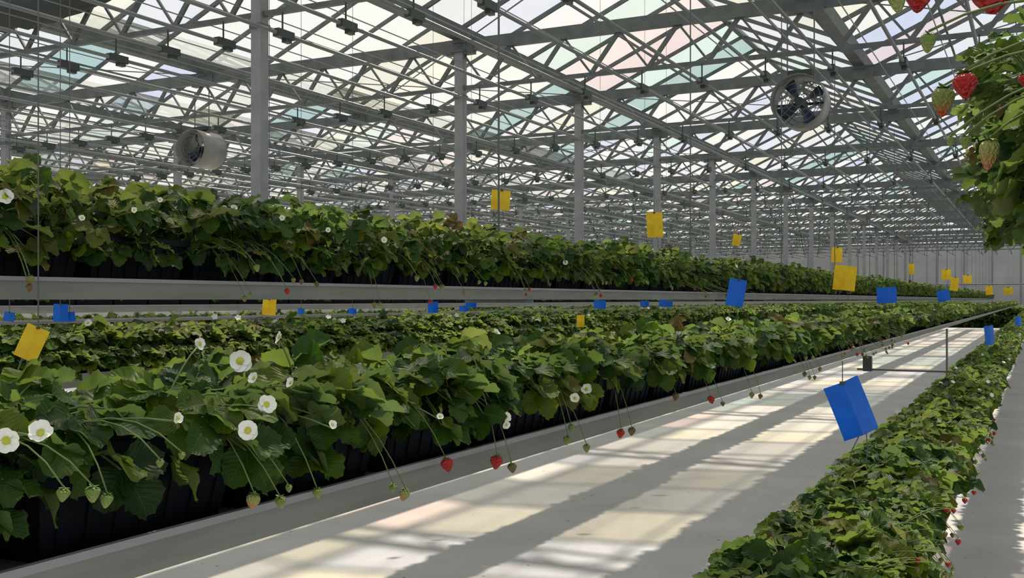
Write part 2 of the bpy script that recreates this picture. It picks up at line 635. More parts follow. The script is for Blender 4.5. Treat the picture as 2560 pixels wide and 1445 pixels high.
# heating pipes with dark clamps under the girders
clamp_mb = MB().box((0, 0, 0.0), (0.075, 0.24, 0.078)).box((0, 0.045, -0.05), (0.055, 0.09, 0.045)).tube([(0, -0.02, 0.02), (0, -0.02, 0.22)], 0.009)
clamp_d = clamp_mb.mesh('clamp', DARK)
pipeN = 0
for k in range(-36, 13):
    x = -6.55 + 0.75 * k
    if x < XL + 0.5 or x > XR:
        continue
    pw = 'over the high bed' if -3 < x < -1.3 else ('over the camera' if x > -1.3 else 'left of the high bed')
    dist = abs(x + 6.55) / 0.75
    kk = int(round(-x / 0.75))
    q = int(round((-2.05 - x) / 0.75))
    lab = ('grey roof pipe, %s to the left of the high row' % nth(q)) if q > 0 else 'grey roof pipe, %s from the high row towards the right' % nth(1 - q)
    pw = 'along the rows'
    p = thing('roof_pipe', lab, 'pipe', (x, 0, PIPE_Z), 'parallel roof pipes ' + pw)
    MB().tube([(0, YN, 0), (0, YF - 0.2, 0)], 0.019, 8).build('tube', PIPE, p, smooth=True)
    mb = MB()
    for gy in GY:
        if 7 < gy < 25 and in_view(x, gy, PIPE_Z, 30):
            link('clamp', clamp_d, p, (0, gy, 0))
        else:
            for f in clamp_mb.f[:12]:
                pass
            mb.box((0, gy, 0), (0.05, 0.15, 0.055)).box((0, gy - .02, 0.12), (0.02, 0.02, 0.2))
    tag(mb.build('clamps', DARK, p), kind='stuff')
mb = MB()
for k in range(-36, 13):
    x = -6.20 + 0.75 * k
    if XL + 0.5 < x < XR:
        mb.tube([(x, YN, EYE + 2.86), (x, YF - 0.2, EYE + 2.86)], 0.007, 4)
tag(mb.build('screen_wires', PIPE), 'thin pale tension wires strung along the roof between the pipes', 'wire', kind='stuff')
# diagonal roof ties over alternate bays (thin rods)
mb = MB()
for i in range(3, len(GY) - 1):
    for gx in GX[3:-3]:
        if (i + int(round(gx / 4.5))) % 2:
            continue
        mb.tube([(gx, GY[i], CHORD_T + 0.05), (gx + SPAN, GY[i + 1], CHORD_T + 0.05)], 0.009, 4)
        mb.tube([(gx + SPAN, GY[i], CHORD_T + 0.03), (gx, GY[i + 1], CHORD_T + 0.03)], 0.009, 4)
tag(mb.build('bracing_rods', STEEL), 'thin crossed tie rods under the glass roof', 'rod', kind='stuff')

# ------------------------------------------------------------------ leaves and plants


def leaflet(N, M, length, width, cup, droop, serr, rng):
    serr *= 1.5
    """blade along +y from the origin; returns verts, faces, uvs"""
    vs, uv, fs = [], [], []
    wave = rng.uniform(0, 6)
    for i in range(N + 1):
        v = i / N
        wv = math.sin(math.pi * min(1, (v * 0.91 + 0.05) ** 0.88)) ** 0.60
        for j in range(-M, M + 1):
            u = j / M
            ww = width * 0.5 * wv
            dy = 0.0
            if abs(j) == M:
                ww *= 1 + (serr if i % 2 else -serr) * 0.6
                dy = length * 0.02 * (1 if i % 2 else 0)
            x = u * ww
            yy = v * length + dy + abs(u) * length * 0.04
            z = cup * abs(u) ** 1.4 * wv * width * 0.5 - droop * length * v * v \
                + 0.085 * width * math.sin(wave + 8 * v + 2.5 * u) * abs(u) * wv + 0.04 * width * math.sin(2 * wave + 17 * v) * u * u
            vs.append(Vector((x, yy, z)))
            uv.append((u * 0.5 + 0.5, v))
    W = 2 * M + 1
    for i in range(N):
        for j in range(2 * M):
            a = i * W + j
            fs.append((a, a + 1, a + W + 1, a + W))
    return vs, fs, uv


def leaf_geo(spec, N, M, pet=True):
    """full trifoliate leaf with petiole in plant space"""
    rng = random.Random(spec['seed'])
    V, F, U, MI = [], [], [], []

    def put(vs, fs, uv, mi):
        o = len(V)
        V.extend(vs)
        U.extend(uv)
        F.extend([tuple(i + o for i in f) for f in fs])
        MI.extend([mi] * len(fs))
    tip = spec['tip']
    if pet:
        mb = MB()
        c = Vector((tip.x * 0.35, tip.y * 0.35, max(tip.z, 0.02) * 0.85 + 0.02))
        pts = [Vector((0, 0, -0.005)) * (1 - t) ** 2 + c * 2 * t * (1 - t) + tip * t * t for t in (0, .25, .5, .75, 1)]
        mb.tube(pts, [0.0022, 0.002, 0.0017, 0.0015, 0.0013], 4, cap=False)
        put([Vector(v) for v in mb.v], mb.f, [(0.5, 0.5)] * len(mb.v), 1)
    base = Matrix.Rotation(spec['az'] - math.pi / 2, 3, 'Z') @ Matrix.Rotation(-spec['droop'], 3, 'X') @ \
        Matrix.Rotation(spec['roll'], 3, 'Y')
    s = spec['size']
    for q, sc_, off in ((0, 1.0, 0.10), (R(72), 0.90, 0.02), (-R(72), 0.90, 0.02)):
        vs, fs, uv = leaflet(N, M, s * sc_, s * 0.98 * sc_, rng.uniform(0.1, 0.55), rng.uniform(0.05, 0.38), 0.07, rng)
        m = base @ Matrix.Rotation(q + rng.uniform(-.15, .15), 3, 'Z') @ Matrix.Rotation(rng.uniform(-.25, .15), 3, 'X')
        put([tip + m @ (v + Vector((0, s * off, 0))) for v in vs], fs, uv, 0)
    return V, F, U, MI


def leaf_mesh(name, parts_):
    V, F, U, MI, T = [], [], [], [], []
    for (v, f, u, mi), t in parts_:
        o = len(V)
        V.extend(v)
        U.extend(u)
        T.extend([t] * len(v))
        F.extend([tuple(i + o for i in q) for q in f])
        MI.extend(mi)
    me = bpy.data.meshes.new(name)
    me.from_pydata([tuple(v) for v in V], [], F)
    me.materials.append(LEAF)
    me.materials.append(STALK)
    me.polygons.foreach_set('material_index', MI)
    me.polygons.foreach_set('use_smooth', [True] * len(F))
    uvl = me.uv_layers.new(name='uv')
    li = np.empty(len(me.loops), dtype=np.int32)
    me.loops.foreach_get('vertex_index', li)
    uvl.data.foreach_set('uv', np.array(U, dtype=np.float32)[li].ravel())
    a = me.attributes.new('tint', 'FLOAT', 'POINT')
    a.data.foreach_set('value', np.array(T, dtype=np.float32))
    me.update()
    return me


def plant_spec(seed, n_up, n_drape, big, zhi=0.095, rhi=0.10):
    """leaf specs; the plant leans toward +x (the open side of its bed)"""
    rng = random.Random(seed)
    out = []
    for i in range(n_up):
        az = 2 * math.pi * (i + rng.uniform(-.5, .5)) / n_up
        f = rng.random()
        r = 0.015 + (rhi - 0.015) * math.sqrt(f)
        z = zhi * (1.0 - 0.65 * f) * rng.uniform(0.65, 1.08)
        out.append(dict(seed=rng.random(), az=az + rng.uniform(-.8, .8), tip=Vector((r * math.cos(az), r * math.sin(az), z)),
                        droop=rng.uniform(-0.45, 0.85), roll=rng.uniform(-.9, .9), size=rng.uniform(0.034, 0.050) * big))
    for i in range(n_drape):
        az = rng.uniform(-1.35, 1.35)
        r = rng.uniform(0.07, 0.122)
        out.append(dict(seed=rng.random(), az=az + rng.uniform(-1.0, 1.0),
                        tip=Vector((r * math.cos(az), r * math.sin(az), rng.uniform(-0.042, 0.035))),
                        droop=rng.uniform(-0.1, 0.95), roll=rng.uniform(-.8, .8), size=rng.uniform(0.030, 0.046) * big))
    return out


SPECS = [plant_spec(100 + i, 12, 11, 1.18, 0.062) for i in range(6)] + [plant_spec(200 + i, 17, 11, 1.12, 0.148, 0.125) for i in range(6)]
NEAR = [[leaf_mesh('leaf', [(leaf_geo(s, 13, 2), 0.0)]) for s in sp] for sp in SPECS]
MID = [leaf_mesh('strawberry_plant', [(leaf_geo(s, 5, 1), (k * 0.381) % 1.0) for k, s in enumerate(sp)]) for sp in SPECS]


# flower and berry meshes (unit size, scaled per copy)
def petal_mesh():
    mb = MB()
    rows = 5
    vs, fs = [], []
    for i in range(rows + 1):
        v = i / rows
        wd = 0.31 * math.sin(math.pi * (0.10 + 0.80 * v)) ** 0.7 if i < rows else 0.17
        for u in (-1, -0.5, 0, 0.5, 1):
            vs.append((u * wd, 0.08 + 0.44 * v - 0.03 * u * u, 0.04 + 0.10 * v * v + 0.05 * u * u))
    for i in range(rows):
        for j in range(4):
            a = i * 5 + j
            fs.append((a, a + 1, a + 6, a + 5))
    mb.add(vs, fs)
    return mb.mesh('petal', PETAL, True)


PETAL_D = petal_mesh()
_mb = MB().lathe([(-0.02, 0.02), (0.03, 0.17), (0.10, 0.16), (0.15, 0.10), (0.17, 0.0)], 10)
for _k in range(14):
    _a = _k * 2 * math.pi / 14
    _mb.tube([(0.10 * math.cos(_a), 0.10 * math.sin(_a), 0.05), (0.19 * math.cos(_a), 0.19 * math.sin(_a), 0.12)], 0.014, 4)
CENTRE_D = _mb.mesh('flower', CENTRE, True)
_mb = MB()
for _k in range(5):
    _a = _k * 2 * math.pi / 5 + 0.6
    _d = Vector((math.cos(_a), math.sin(_a), 0))
    _s = Vector((-_d.y, _d.x, 0))
    _mb.add([_d * 0.03 + _s * 0.10, _d * 0.03 - _s * 0.10, _d * 0.36 + Vector((0, 0, .02)), Vector((0, 0, -0.04))],
            [(0, 1, 2), (0, 3, 1)])
SEPAL_D = _mb.mesh('sepals', CALYX)


def berry_mesh(mat, seed):
    rng = random.Random(seed)
    prof = [(0.0, 0.0), (-0.02, 0.40), (-0.18, 0.80), (-0.45, 0.97), (-0.80, 0.93), (-1.20, 0.76), (-1.60, 0.52),
            (-1.95, 0.26), (-2.1, 0.0)]
    mb = MB().lathe(prof, 14)
    ph = rng.uniform(0, 6)
    mb.v = [(x * (1 + .05 * math.sin(ph + 3 * z)), y * (1 + .06 * math.sin(ph * 2 + 2 * z)), z) for x, y, z in mb.v]
    return mb.mesh('berry', mat, True)


def calyx_mesh():
    mb = MB()
    for k in range(9):
        a = k * 2 * math.pi / 9 + 0.1 * (k % 3)
        d = Vector((math.cos(a), math.sin(a), 0))
        s = Vector((-d.y, d.x, 0))
        l = 1.05 if k % 2 else 0.85
        z1, z2 = (0.10, -0.05) if k % 3 else (0.22, 0.34)
        mb.add([d * .08 + s * .12, d * .08 - s * .12, d * .55 * l - s * .2 + Vector((0, 0, z1)), d * .55 * l + s * .2 + Vector((0, 0, z1)),
                d * l + Vector((0, 0, z2))], [(0, 1, 2, 3), (3, 2, 4)])
    mb.tube([(0, 0, 0.0), (0, 0, 0.35)], 0.10, 5)
    return mb.mesh('calyx', CALYX, True)


BER = {k: berry_mesh(m, i) for i, (k, m) in enumerate(
    dict(red=B_RED, half=B_HALF, pink=B_PINK, green=B_GREEN, brown=B_BROWN).items())}
CALYX_D = calyx_mesh()


def adopt(o, parent):
    """parent o, keeping the world place it was given"""
    mw = parent.matrix_basis
    o.parent = parent
    o.matrix_parent_inverse = mw.inverted()
    return o


def add_flower(plant, p, dia, face, side=False, petals=5, label=None):
    """face: direction the flower looks"""
    q = Vector(face).to_track_quat('Z', 'Y') @ Euler((0, 0, random.uniform(0, 6))).to_quaternion()
    f = link('flower', CENTRE_D, None, p, q.to_euler(), dia)
    adopt(f, plant)
    if label:
        f['label'] = label
    for k in range(petals):
        link('petal', PETAL_D, f, None, (R(random.uniform(-8, 14)), R(random.uniform(-8, 8)), 2 * math.pi * k / petals + random.uniform(-.08, .08)),
             random.uniform(0.92, 1.08))
    link('sepals', SEPAL_D, f)
    return f


def add_stalk(plant, a, b, r=0.0011, sag=0.02, up=0.02):
    a, b = Vector(a), Vector(b)
    c = a.lerp(b, 0.55) + Vector((0, 0, up))
    pts = [a * (1 - t) ** 2 + c * 2 * t * (1 - t) + b * t * t for t in (0, .2, .4, .6, .8, 1)]
    o = MB().tube([q - a for q in pts], [r * 1.3] * 3 + [r] * 3, 5).build('stalk', STALK, None, True, a)
    adopt(o, plant)
    return o


def add_berry(plant, p, rad, kind, long_=1.0, lean=None, label=None):
    rot = (random.uniform(-.25, .25), random.uniform(-.25, .25), random.uniform(0, 6)) if lean is None else lean
    b = link('berry', BER[kind], None, p, rot, (rad, rad, rad * long_))
    adopt(b, plant)
    if label:
        b['label'] = label
    c = link('calyx', CALYX_D, b)
    return b


# ------------------------------------------------------------------ beds
POT_L, POT_P, POT_H = 0.315, 0.333, 0.125


def pot_mesh():
    mb = MB()
    prof = [(0.125, POT_H), (0.098, 0.0), (-0.098, 0.0), (-0.125, POT_H), (-0.117, POT_H), (-0.112, POT_H - .02),
            (0.112, POT_H - .02), (0.117, POT_H)]
    # tapered ends: build as loops
    vs, fs = [], []
    ys = [(-POT_L / 2, POT_L / 2), (-POT_L / 2 + .022, POT_L / 2 - .022)]
    top, bot = POT_H, 0.0
    t = [(-.125, ys[0][0]), (.125, ys[0][0]), (.125, ys[0][1]), (-.125, ys[0][1])]
    b = [(-.098, ys[1][0]), (.098, ys[1][0]), (.098, ys[1][1]), (-.098, ys[1][1])]
    i_ = [(-.115, ys[0][0] + .01), (.115, ys[0][0] + .01), (.115, ys[0][1] - .01), (-.115, ys[0][1] - .01)]
    vs = [(x, y, bot) for x, y in b] + [(x, y, top) for x, y in t] + [(x, y, top) for x, y in i_] + [(x, y, top - .02) for x, y in i_]
    for k in range(4):
        n = (k + 1) % 4
        fs += [(k, n, 4 + n, 4 + k), (4 + k, 4 + n, 8 + n, 8 + k), (8 + k, 8 + n, 12 + n, 12 + k)]
    fs += [(3, 2, 1, 0)]
    mb.add(vs, fs)
    # rim and ribs on the long faces
    for s in (1, -1):
        mb.box((s * .126, 0, POT_H - .008), (.008, POT_L, .016))
        for k in range(-3, 4):
            x0, x1 = s * .100, s * .122
            mb.tube([(x0, k * .042 * .93, .004), (x1, k * .042, POT_H - .016)], 0.0028, 4)
    return mb.mesh('body', POT)


POT_D = pot_mesh()
SOIL_D = MB().box((0, 0, POT_H - .028), (.222, POT_L - .03, .012)).mesh('substrate', SOIL)


class Bed:
    pass


def make_bed(name, x0, x1, zt, y0, y1, gh=0.047, label='', hang=None, desc=''):
    """gutter between x0 (aisle side, greater x) and x1; zt = z of the gutter's top edge"""
    b = Bed()
    b.x0, b.x1, b.zt, b.xc = x0, x1, zt, (x0 + x1) / 2
    b.top = zt - 0.010 + POT_H
    g = thing('hanging_gutter', label, 'gutter', (0, 0, 0))
    zb = zt - gh
    t = 0.004
    prof = [(x0, zt), (x0 - .012, zb), (x1 + .012, zb), (x1, zt), (x1 + t, zt), (x1 + .012 + t, zb + t),
            (x1 + .06, zb + t), (x1 + .07, zb + gh * .6), (x0 - .07, zb + gh * .6), (x0 - .06, zb + t),
            (x0 - .012 - t, zb + t), (x0 - t, zt)]
    MB().extrude_y(prof, y0, y1).build('channel', GUT, g)
    for s, x in ((1, x0), (-1, x1)):
        MB().extrude_y([(x - s * .004, zt + .003), (x + s * .005, zt + .003), (x + s * .005, zt - .006), (x - s * .004, zt - .006)],
                       y0, y1).build('lip', LIP, g)
    if hang:
        for yy in hang:
            for s, x in ((1, x0 - .02), (-1, x1 + .02)):
                pass
            MB().tube([(b.xc, yy, zt - gh * .4), (b.xc, yy, CHORD_B)], 0.0045, 6).build('hanger_wire', WIRE, g)
            MB().box((b.xc, yy, zb - .008), (x0 - x1 + .01, 0.02, 0.012)).build('bracket', STEEL, g)
    b.g = g
    b.name = name
    b.y0, b.y1 = y0, y1
    return b


hangs = [1.22 + 2.82 * k for k in range(0, 19)]
A = make_bed('A', -0.90, -1.22, EYE - 0.268, -0.6, 57, label='grey hanging gutter under the near low strawberry row', hang=None)
C = make_bed('C', -1.95, -2.27, EYE + 0.047, -0.6, 57, label='grey hanging gutter under the high strawberry row at eye level', hang=hangs)
E = make_bed('E', -3.00, -3.32, EYE - 0.262, -0.6, 57, label='grey hanging gutter of the low row seen behind the near low row')
G = make_bed('G', -4.20, -4.52, EYE - 0.098, -0.6, 57, gh=0.018, label='grey gutter seen as a thin line under the high row')
F = make_bed('F', -6.00, -6.32, EYE - 0.042, -0.6, 57, label='grey gutter seen as a broad band just under the high row gutter', gh=0.05)
B = make_bed('B', -0.26, -0.58, EYE - 0.695, 0.9, 57, label='hanging gutter hidden under the lowest right strawberry row')
H = make_bed('H', 0.34, 0.02, EYE + 0.075, -0.6, 57, label='hanging gutter of the high row whose plants hang into the top right corner', hang=hangs)

BEDW = dict(A='the near low row', C='the high eye-level row', E='the low row behind',
            B='the lowest right row', H='the high top-right row', G='the thin row', F='the banded back row')

# planters
BEDY = {}
for b, ymax in ((A, 42), (C, 42), (E, 8), (B, 3.6), (H, 3.2), (G, 0), (F, 0)):
    y = {'A': 0.1, 'C': 0.75, 'E': 1.2, 'B': 1.1, 'H': -0.3, 'G': 0.5, 'F': 0.5}[b.name] + 0.14
    ys = []
    i = 0
    pot_stuff = MB()
    if b is G:
        b.top = b.zt - 0.004
        continue
    while y < b.y1 - 0.3:
        if y < ymax:
            i += 1
            lab = 'dark navy planter trough, %s from the near end of %s' % (nth(i), BEDW[b.name])
            grp = 'dark planter troughs in ' + BEDW[b.name]
            o = thing('planter_trough', lab, 'planter', (b.xc, y, b.zt - 0.019), grp)
            link('body', POT_D, o)
            if y < 12:
                link('substrate', SOIL_D, o)
        else:
            pot_stuff.box((b.xc, y, b.zt - .019 + POT_H / 2), (0.235, POT_L, POT_H))
        ys.append(y)
        y += POT_P
    tag(pot_stuff.build('planter_troughs', POT), 'dark planter troughs in the far part of %s' % BEDW[b.name], 'planter', kind='stuff')


# plants
rng = random.Random(5)
PL = {}
far_geo = {}
MIDV = []
for me in MID:
    v = np.empty(len(me.vertices) * 3, dtype=np.float32)
    me.vertices.foreach_get('co', v)
    MIDV.append(v.reshape(-1, 3))
FARM = []
for sp in SPECS:
    FARM.append([(leaf_geo(s, 2, 1, pet=False), (k * 0.381) % 1.0) for k, s in enumerate(sp)])


def bake(name, spots, geos, label, cat, tall=False):
    """one joined object of many plants (numpy)"""
    arrs = []
    for g in geos:
        V = np.array([tuple(v) for (gv, _, _, _), _ in g for v in gv], dtype=np.float32)
        U = np.array([u for (_, _, gu, _), _ in g for u in gu], dtype=np.float32)
        T = np.array([t for (gv, _, _, _), t in g for _ in gv], dtype=np.float32)
        F, MI, o = [], [], 0
        for (gv, gf, _, gm), _ in g:
            F += [[i + o for i in f] for f in gf]
            MI += gm
            o += len(gv)
        arrs.append((V, U, T, np.array(F, dtype=np.int32), np.array(MI, dtype=np.int32)))
    Vs, Us, Ts, Fs, Ms, o = [], [], [], [], [], 0
    for (x, y, z, rz, s) in spots:
        V, U, T, F_, M_ = arrs[rng.randrange(6) + (6 if (tall and len(arrs) > 6) else 0)]
        c, sn = math.cos(rz), math.sin(rz)
        W = np.empty_like(V)
        W[:, 0] = (V[:, 0] * c - V[:, 1] * sn) * s + x
        W[:, 1] = (V[:, 0] * sn + V[:, 1] * c) * s + y
        W[:, 2] = V[:, 2] * s + z
        Vs.append(W)
        Us.append(U)
        Ts.append(T + rng.random())
        Fs.append(F_ + o)
        Ms.append(M_)
        o += len(V)
    V, U, T, F_, M_ = map(np.concatenate, (Vs, Us, Ts, Fs, Ms))
    me = bpy.data.meshes.new(name)
    me.vertices.add(len(V))
    me.vertices.foreach_set('co', V.ravel())
    me.loops.add(F_.size)
    me.loops.foreach_set('vertex_index', F_.ravel())
    me.polygons.add(len(F_))
    me.polygons.foreach_set('loop_start', np.arange(0, F_.size, 4, dtype=np.int32))
    me.materials.append(LEAF)
    me.materials.append(STALK)
    me.update(calc_edges=True)
    me.polygons.foreach_set('material_index', M_)
    me.polygons.foreach_set('use_smooth', np.ones(len(F_), dtype=bool))
    uvl = me.uv_layers.new(name='uv')
    uvl.data.foreach_set('uv', U[F_.ravel()].ravel())
    a = me.attributes.new('tint', 'FLOAT', 'POINT')
    a.data.foreach_set('value', T)
    me.update()
    o_ = link(name, me)
    tag(o_, label, cat, kind='stuff')
    return o_


MIDG = [[(leaf_geo(s, 5, 1, pet=False), (k * 0.381) % 1.0) for k, s in enumerate(sp)] for sp in SPECS]

# name: (first y, last y with leaf parts, last y as single plants, last y of finer foliage, size factor)
zones = dict(A=(0.35, 3.0, 6.2, 24, 1.0), C=(0.9, 4.0, 6.0, 24, 1.0), B=(1.15, 3.2, 5.0, 22, 1.0), H=(1.25, 2.5, 2.5, 12, 1.0),
             E=(1.0, 1.0, 3.4, 20, 0.95), G=(1.2, 1.2, 1.2, 24, 0.50), F=(1.5, 1.5, 1.5, 1.5, 0.95))
bushy = dict(A=0, C=0.012, B=0.0, H=0.0, E=0.0, G=0, F=0)
flower_spots = []
for b in (A, C, B, H, E, G, F):
    ya, yp, ys_, ym, sf = zones[b.name]
    PL[b.name] = []
    mids, fars = [], []
    y = ya
    step = 0.150
    cnt = 0
    while y < b.y1 - 0.4:
        for side in (1, -1):
            x = b.xc + side * 0.062 + rng.uniform(-.015, .015)
            yy = y + (0.075 if side < 0 else 0) + rng.uniform(-.03, .03)
            rz = (0 if side > 0 else math.pi) + rng.uniform(-.45, .45)
            s = sf * rng.uniform(0.88, 1.16)
            z = b.top - 0.012
            if b is A and yy < 1.15:
                s *= 1.0
            elif b is A and 1.2 < yy < 1.5 and side < 0:
                s *= 1.15
            if yy < ys_:
                cnt += 1 if side > 0 else 0
                lab = 'strawberry plant, %s from the near end, %s of %s' % (nth(cnt), 'aisle side' if side > 0 else 'rear side', BEDW[b.name])
                grp = 'strawberry plants in ' + BEDW[b.name]
                row = 'aisle side' if side > 0 else 'rear side'
                if yy < yp:
                    pl = thing('strawberry_plant', lab, 'plant', (x, yy, z), grp, (0, 0, rz))
                    pl.scale = (s, s, s)
                    vi = rng.randrange(6) + (6 if b.name in 'CH' else 0)
                    for me in NEAR[vi]:
                        link('leaf', me, pl)
                else:
                    pl = link('strawberry_plant', MID[rng.randrange(6) + (6 if b.name in 'CH' else 0)], None, (x, yy, z), (0, 0, rz), s)
                    tag(pl, lab, 'plant', grp)
                PL[b.name].append(pl)
            elif yy < ym:
                mids.append((x, yy, z, rz, s))
            else:
                fars.append((x, yy, z, rz, s * 1.05))
            if yy > 2.0 and rng.random() < 0.30:
                flower_spots.append((b.name, x + side * rng.uniform(-.02, .12), yy, z + rng.uniform(-.02, .085), yy < ys_))
        if b is E and y < 9:
            for k in range(2):
                mids.append((b.x0 - 0.03, y + k * .07, b.top - 0.07, rng.uniform(-.4, .4), 0.85))
        y += step if y < ym else 0.19
    if mids:
        bake('strawberry_foliage', mids, MIDG, 'dense green strawberry foliage running on down %s' % BEDW[b.name], 'foliage', b.name in 'CH')
    if fars:
        bake('strawberry_foliage', fars, FARM, 'small distant strawberry foliage at the far end of %s' % BEDW[b.name], 'foliage', b.name in 'CH')


for i in range(16):          # trailing plants of the high row hanging into the top right corner
    y = 1.55 + 0.085 * i
    pl = thing('strawberry_plant', 'trailing strawberry plant, %s from the camera, hanging in the top right corner' % nth(i + 1), 'plant',
               (0.115 - 0.060 * y + rng.uniform(-.03, .04), y, H.top + rng.uniform(-.03, .20)), 'trailing plants at top right', (0, 0, math.pi + rng.uniform(-.6, .6)))
    pl.scale = (0.75, 0.75, 0.75)
    for me in NEAR[6 + i % 6]:
        link('leaf', me, pl)
    PL['H'].append(pl)


def nearest(bn, p):
    return min(PL[bn], key=lambda q: (q.location.x - p[0]) ** 2 * 0.5 + (q.location.y - p[1]) ** 2)


bpy.context.view_layer.update()

# small white flowers scattered in the rows: as parts of the single plants, joined beyond
FMB = {k: MB() for k in 'ACBHE'}
for bn, x, y, z, single in flower_spots:
    if bn in 'GF':
        continue
    if single:
        pl = nearest(bn, (x, y))
        if bn == 'A' and y < 2.2 or bn == 'H':
            continue
        add_flower(pl, (x, y, z), rng.uniform(0.020, 0.027), (rng.uniform(0.2, 1), rng.uniform(-1, 0.1), rng.uniform(0, 1)))
        add_stalk(pl, (pl.location.x, pl.location.y, pl.location.z), (x, y, z), 0.0009)
    else:
        if y > 30:
            continue
        n = Vector((rng.uniform(0.2, 1), rng.uniform(-1, 0.1), rng.uniform(0.1, 1))).to_track_quat('Z', 'Y').to_matrix()
        for k in range(5):
            a0, a1 = 2 * math.pi * k / 5, 2 * math.pi * (k + 0.85) / 5
            c = Vector((x, y, z + .004))
            FMB[bn].add([c, c + n @ Vector((math.cos(a0), math.sin(a0), .15)) * .012,
                     c + n @ Vector((math.cos((a0 + a1) / 2), math.sin((a0 + a1) / 2), .15)) * .0145,
                     c + n @ Vector((math.cos(a1), math.sin(a1), .15)) * .012], [(0, 1, 2, 3)])
for k, v in FMB.items():
    if v.v:
        tag(v.build('strawberry_flowers', PETAL), 'tiny white flowers among the distant leaves of %s' % BEDW[k], 'flowers', kind='stuff')

# ---- the flowers and berries the photo shows on the near low row
CAMP = Vector((0, 0, EYE))


def to_cam(p, jx=0.0, jz=0.0):
    d = (CAMP - p).normalized()
    return Vector((d.x + jx, d.y + jx * 0.4, d.z + jz))


FA = [(600, 903, 56, -0.96, 0, 0.1), (636, 946, 30, -0.90, -.8, 0.5), (665, 1012, 46, -0.85, .5, 0.2), (620, 1077, 52, -0.83, -.1, 0.15),
      (14, 1102, 62, -0.83, .3, 0.1), (103, 1084, 60, -0.83, -.2, 0.5), (443, 1045, 30, -0.84, 1.6, .2), (728, 958, 28, -0.86, -.9, .6),
      (497, 860, 34, -0.98, 1.8, .3), (700, 843, 32, -1.0, -1.4, .4), (830, 1062, 24, -0.84, .8, .5), (1437, 996, 24, -0.86, .1, .2),
      (1467, 973, 26, -0.87, -.2, .3), (1505, 898, 22, -0.95, .2, .2), (1440, 880, 22, -0.97, 1.4, .1), (1622, 882, 24, -0.97, 1.2, .1),
      (1265, 1043, 26, -0.86, 1.0, .2), (1265, 1062, 20, -0.86, .5, -.2), (1100, 1042, 18, -.86, 0, 0.6)]
for px, py, sz, X, jx, jz in FA:
    p = at(px, py, X)
    pl = nearest('A', p)
    add_flower(pl, p, px_size(p, sz), to_cam(p, jx, jz), petals=6 if sz > 50 and px > 500 else 5)
    add_stalk(pl, (pl.location.x, pl.location.y, A.top), p - Vector((0.004, -0.002, 0.004)), 0.0012, up=0.02)

BA = [(160, 1222, 17, 'green', -.83), (232, 1218, 20, 'green', -.83), (268, 1236, 17, 'green', -.83), (635, 1236, 19, 'pink', -.84),
      (700, 1243, 15, 'green', -.84), (722, 1214, 9, 'green', -.84), (792, 1222, 13, 'green', -.84), (983, 1212, 11, 'green', -.85),
      (1014, 1224, 15, 'pink', -.85), (1114, 1147, 17, 'red', -.86), (1243, 1140, 17, 'red', -.86), (1279, 1160, 12, 'brown', -.85),
      (1420, 1092, 11, 'green', -.86), (1466, 1112, 10, 'green', -.86), (1553, 1074, 11, 'red', -.86), (1580, 1070, 10, 'brown', -.86),
      (1428, 1062, 9, 'green', -.86), (1690, 984, 9, 'brown', -.86), (1776, 990, 10, 'red', -.86), (1806, 1004, 6, 'brown', -.86),
      (1880, 982, 7, 'green', -.86), (1902, 986, 6, 'brown', -.86), (2012, 930, 6, 'brown', -.86), (2024, 940, 5, 'green', -.86),
      (400, 1150, 10, 'green', -.83), (455, 1132, 9, 'green', -.83)]
for px, py, r, kind, X in BA:
    p = at(px, py, X)
    pl = nearest('A', p)
    rad = px_size(p, r)
    add_berry(pl, p, rad, kind, 0.98)
    st = Vector((pl.location.x + 0.06, pl.location.y, A.top + 0.01))
    add_stalk(pl, st, p + Vector((0, 0, rad * 0.2)), 0.0009, up=0.05)

# more hanging trusses down the near low row, the high row and the lowest row
for bn, b, n, y0, y1 in (('A', A, 26, 4.2, 8.0), ('C', C, 26, 1.2, 8.5), ('B', B, 26, 1.4, 7.0), ('E', E, 0, 2, 6)):
    for i in range(n):
        yy = rng.uniform(y0, y1)
        x = b.x0 + rng.uniform(0.03, 0.07)
        zz = b.zt + rng.uniform(-0.05, 0.06) if bn != 'B' else b.top + rng.uniform(-.10, -.03)
        pl = nearest(bn, (b.x0, yy))
        s0 = Vector((pl.location.x + 0.05, pl.location.y, b.top + 0.01))
        for j in range(rng.choice((1, 2, 2, 3))):
            p = Vector((x + rng.uniform(-.01, .02), yy + rng.uniform(-.04, .04), zz + rng.uniform(-.02, .02)))
            add_berry(pl, p, rng.uniform(0.006, 0.009), rng.choice(['green', 'green', 'brown', 'red', 'half']))
            add_stalk(pl, s0, p + Vector((0, 0, .002)), 0.0009, up=0.04)
FC = [(12, 492, 40, -1.9), (205, 545, 16, -1.9), (560, 520, 14, -1.9), (400, 500, 14, -1.93), (705, 545, 14, -1.9), (820, 575, 14, -1.9),
      (960, 600, 15, -1.88), (585, 520, 16, -1.95), (335, 525, 14, -1.88)]
for px, py, sz, X in FC:
    p = at(px, py, X)
    pl = nearest('C', p)
    add_flower(pl, p, px_size(p, sz), to_cam(p, 0.2, 0.2))
    add_stalk(pl, (pl.location.x, pl.location.y, C.top), p - Vector((0.004, 0, 0.004)), 0.0012)
for px, py, r, kind in ((75, 690, 11, 'half'), (72, 712, 9, 'brown'), (640, 662, 9, 'green'), (717, 722, 7, 'red'), (1043, 690, 7, 'green')):
    p = at(px, py, -1.88)
    pl = nearest('C', p)
    add_berry(pl, p, px_size(p, r), kind)
    add_stalk(pl, (pl.location.x + .05, pl.location.y, C.top), p, 0.0013, up=.06)
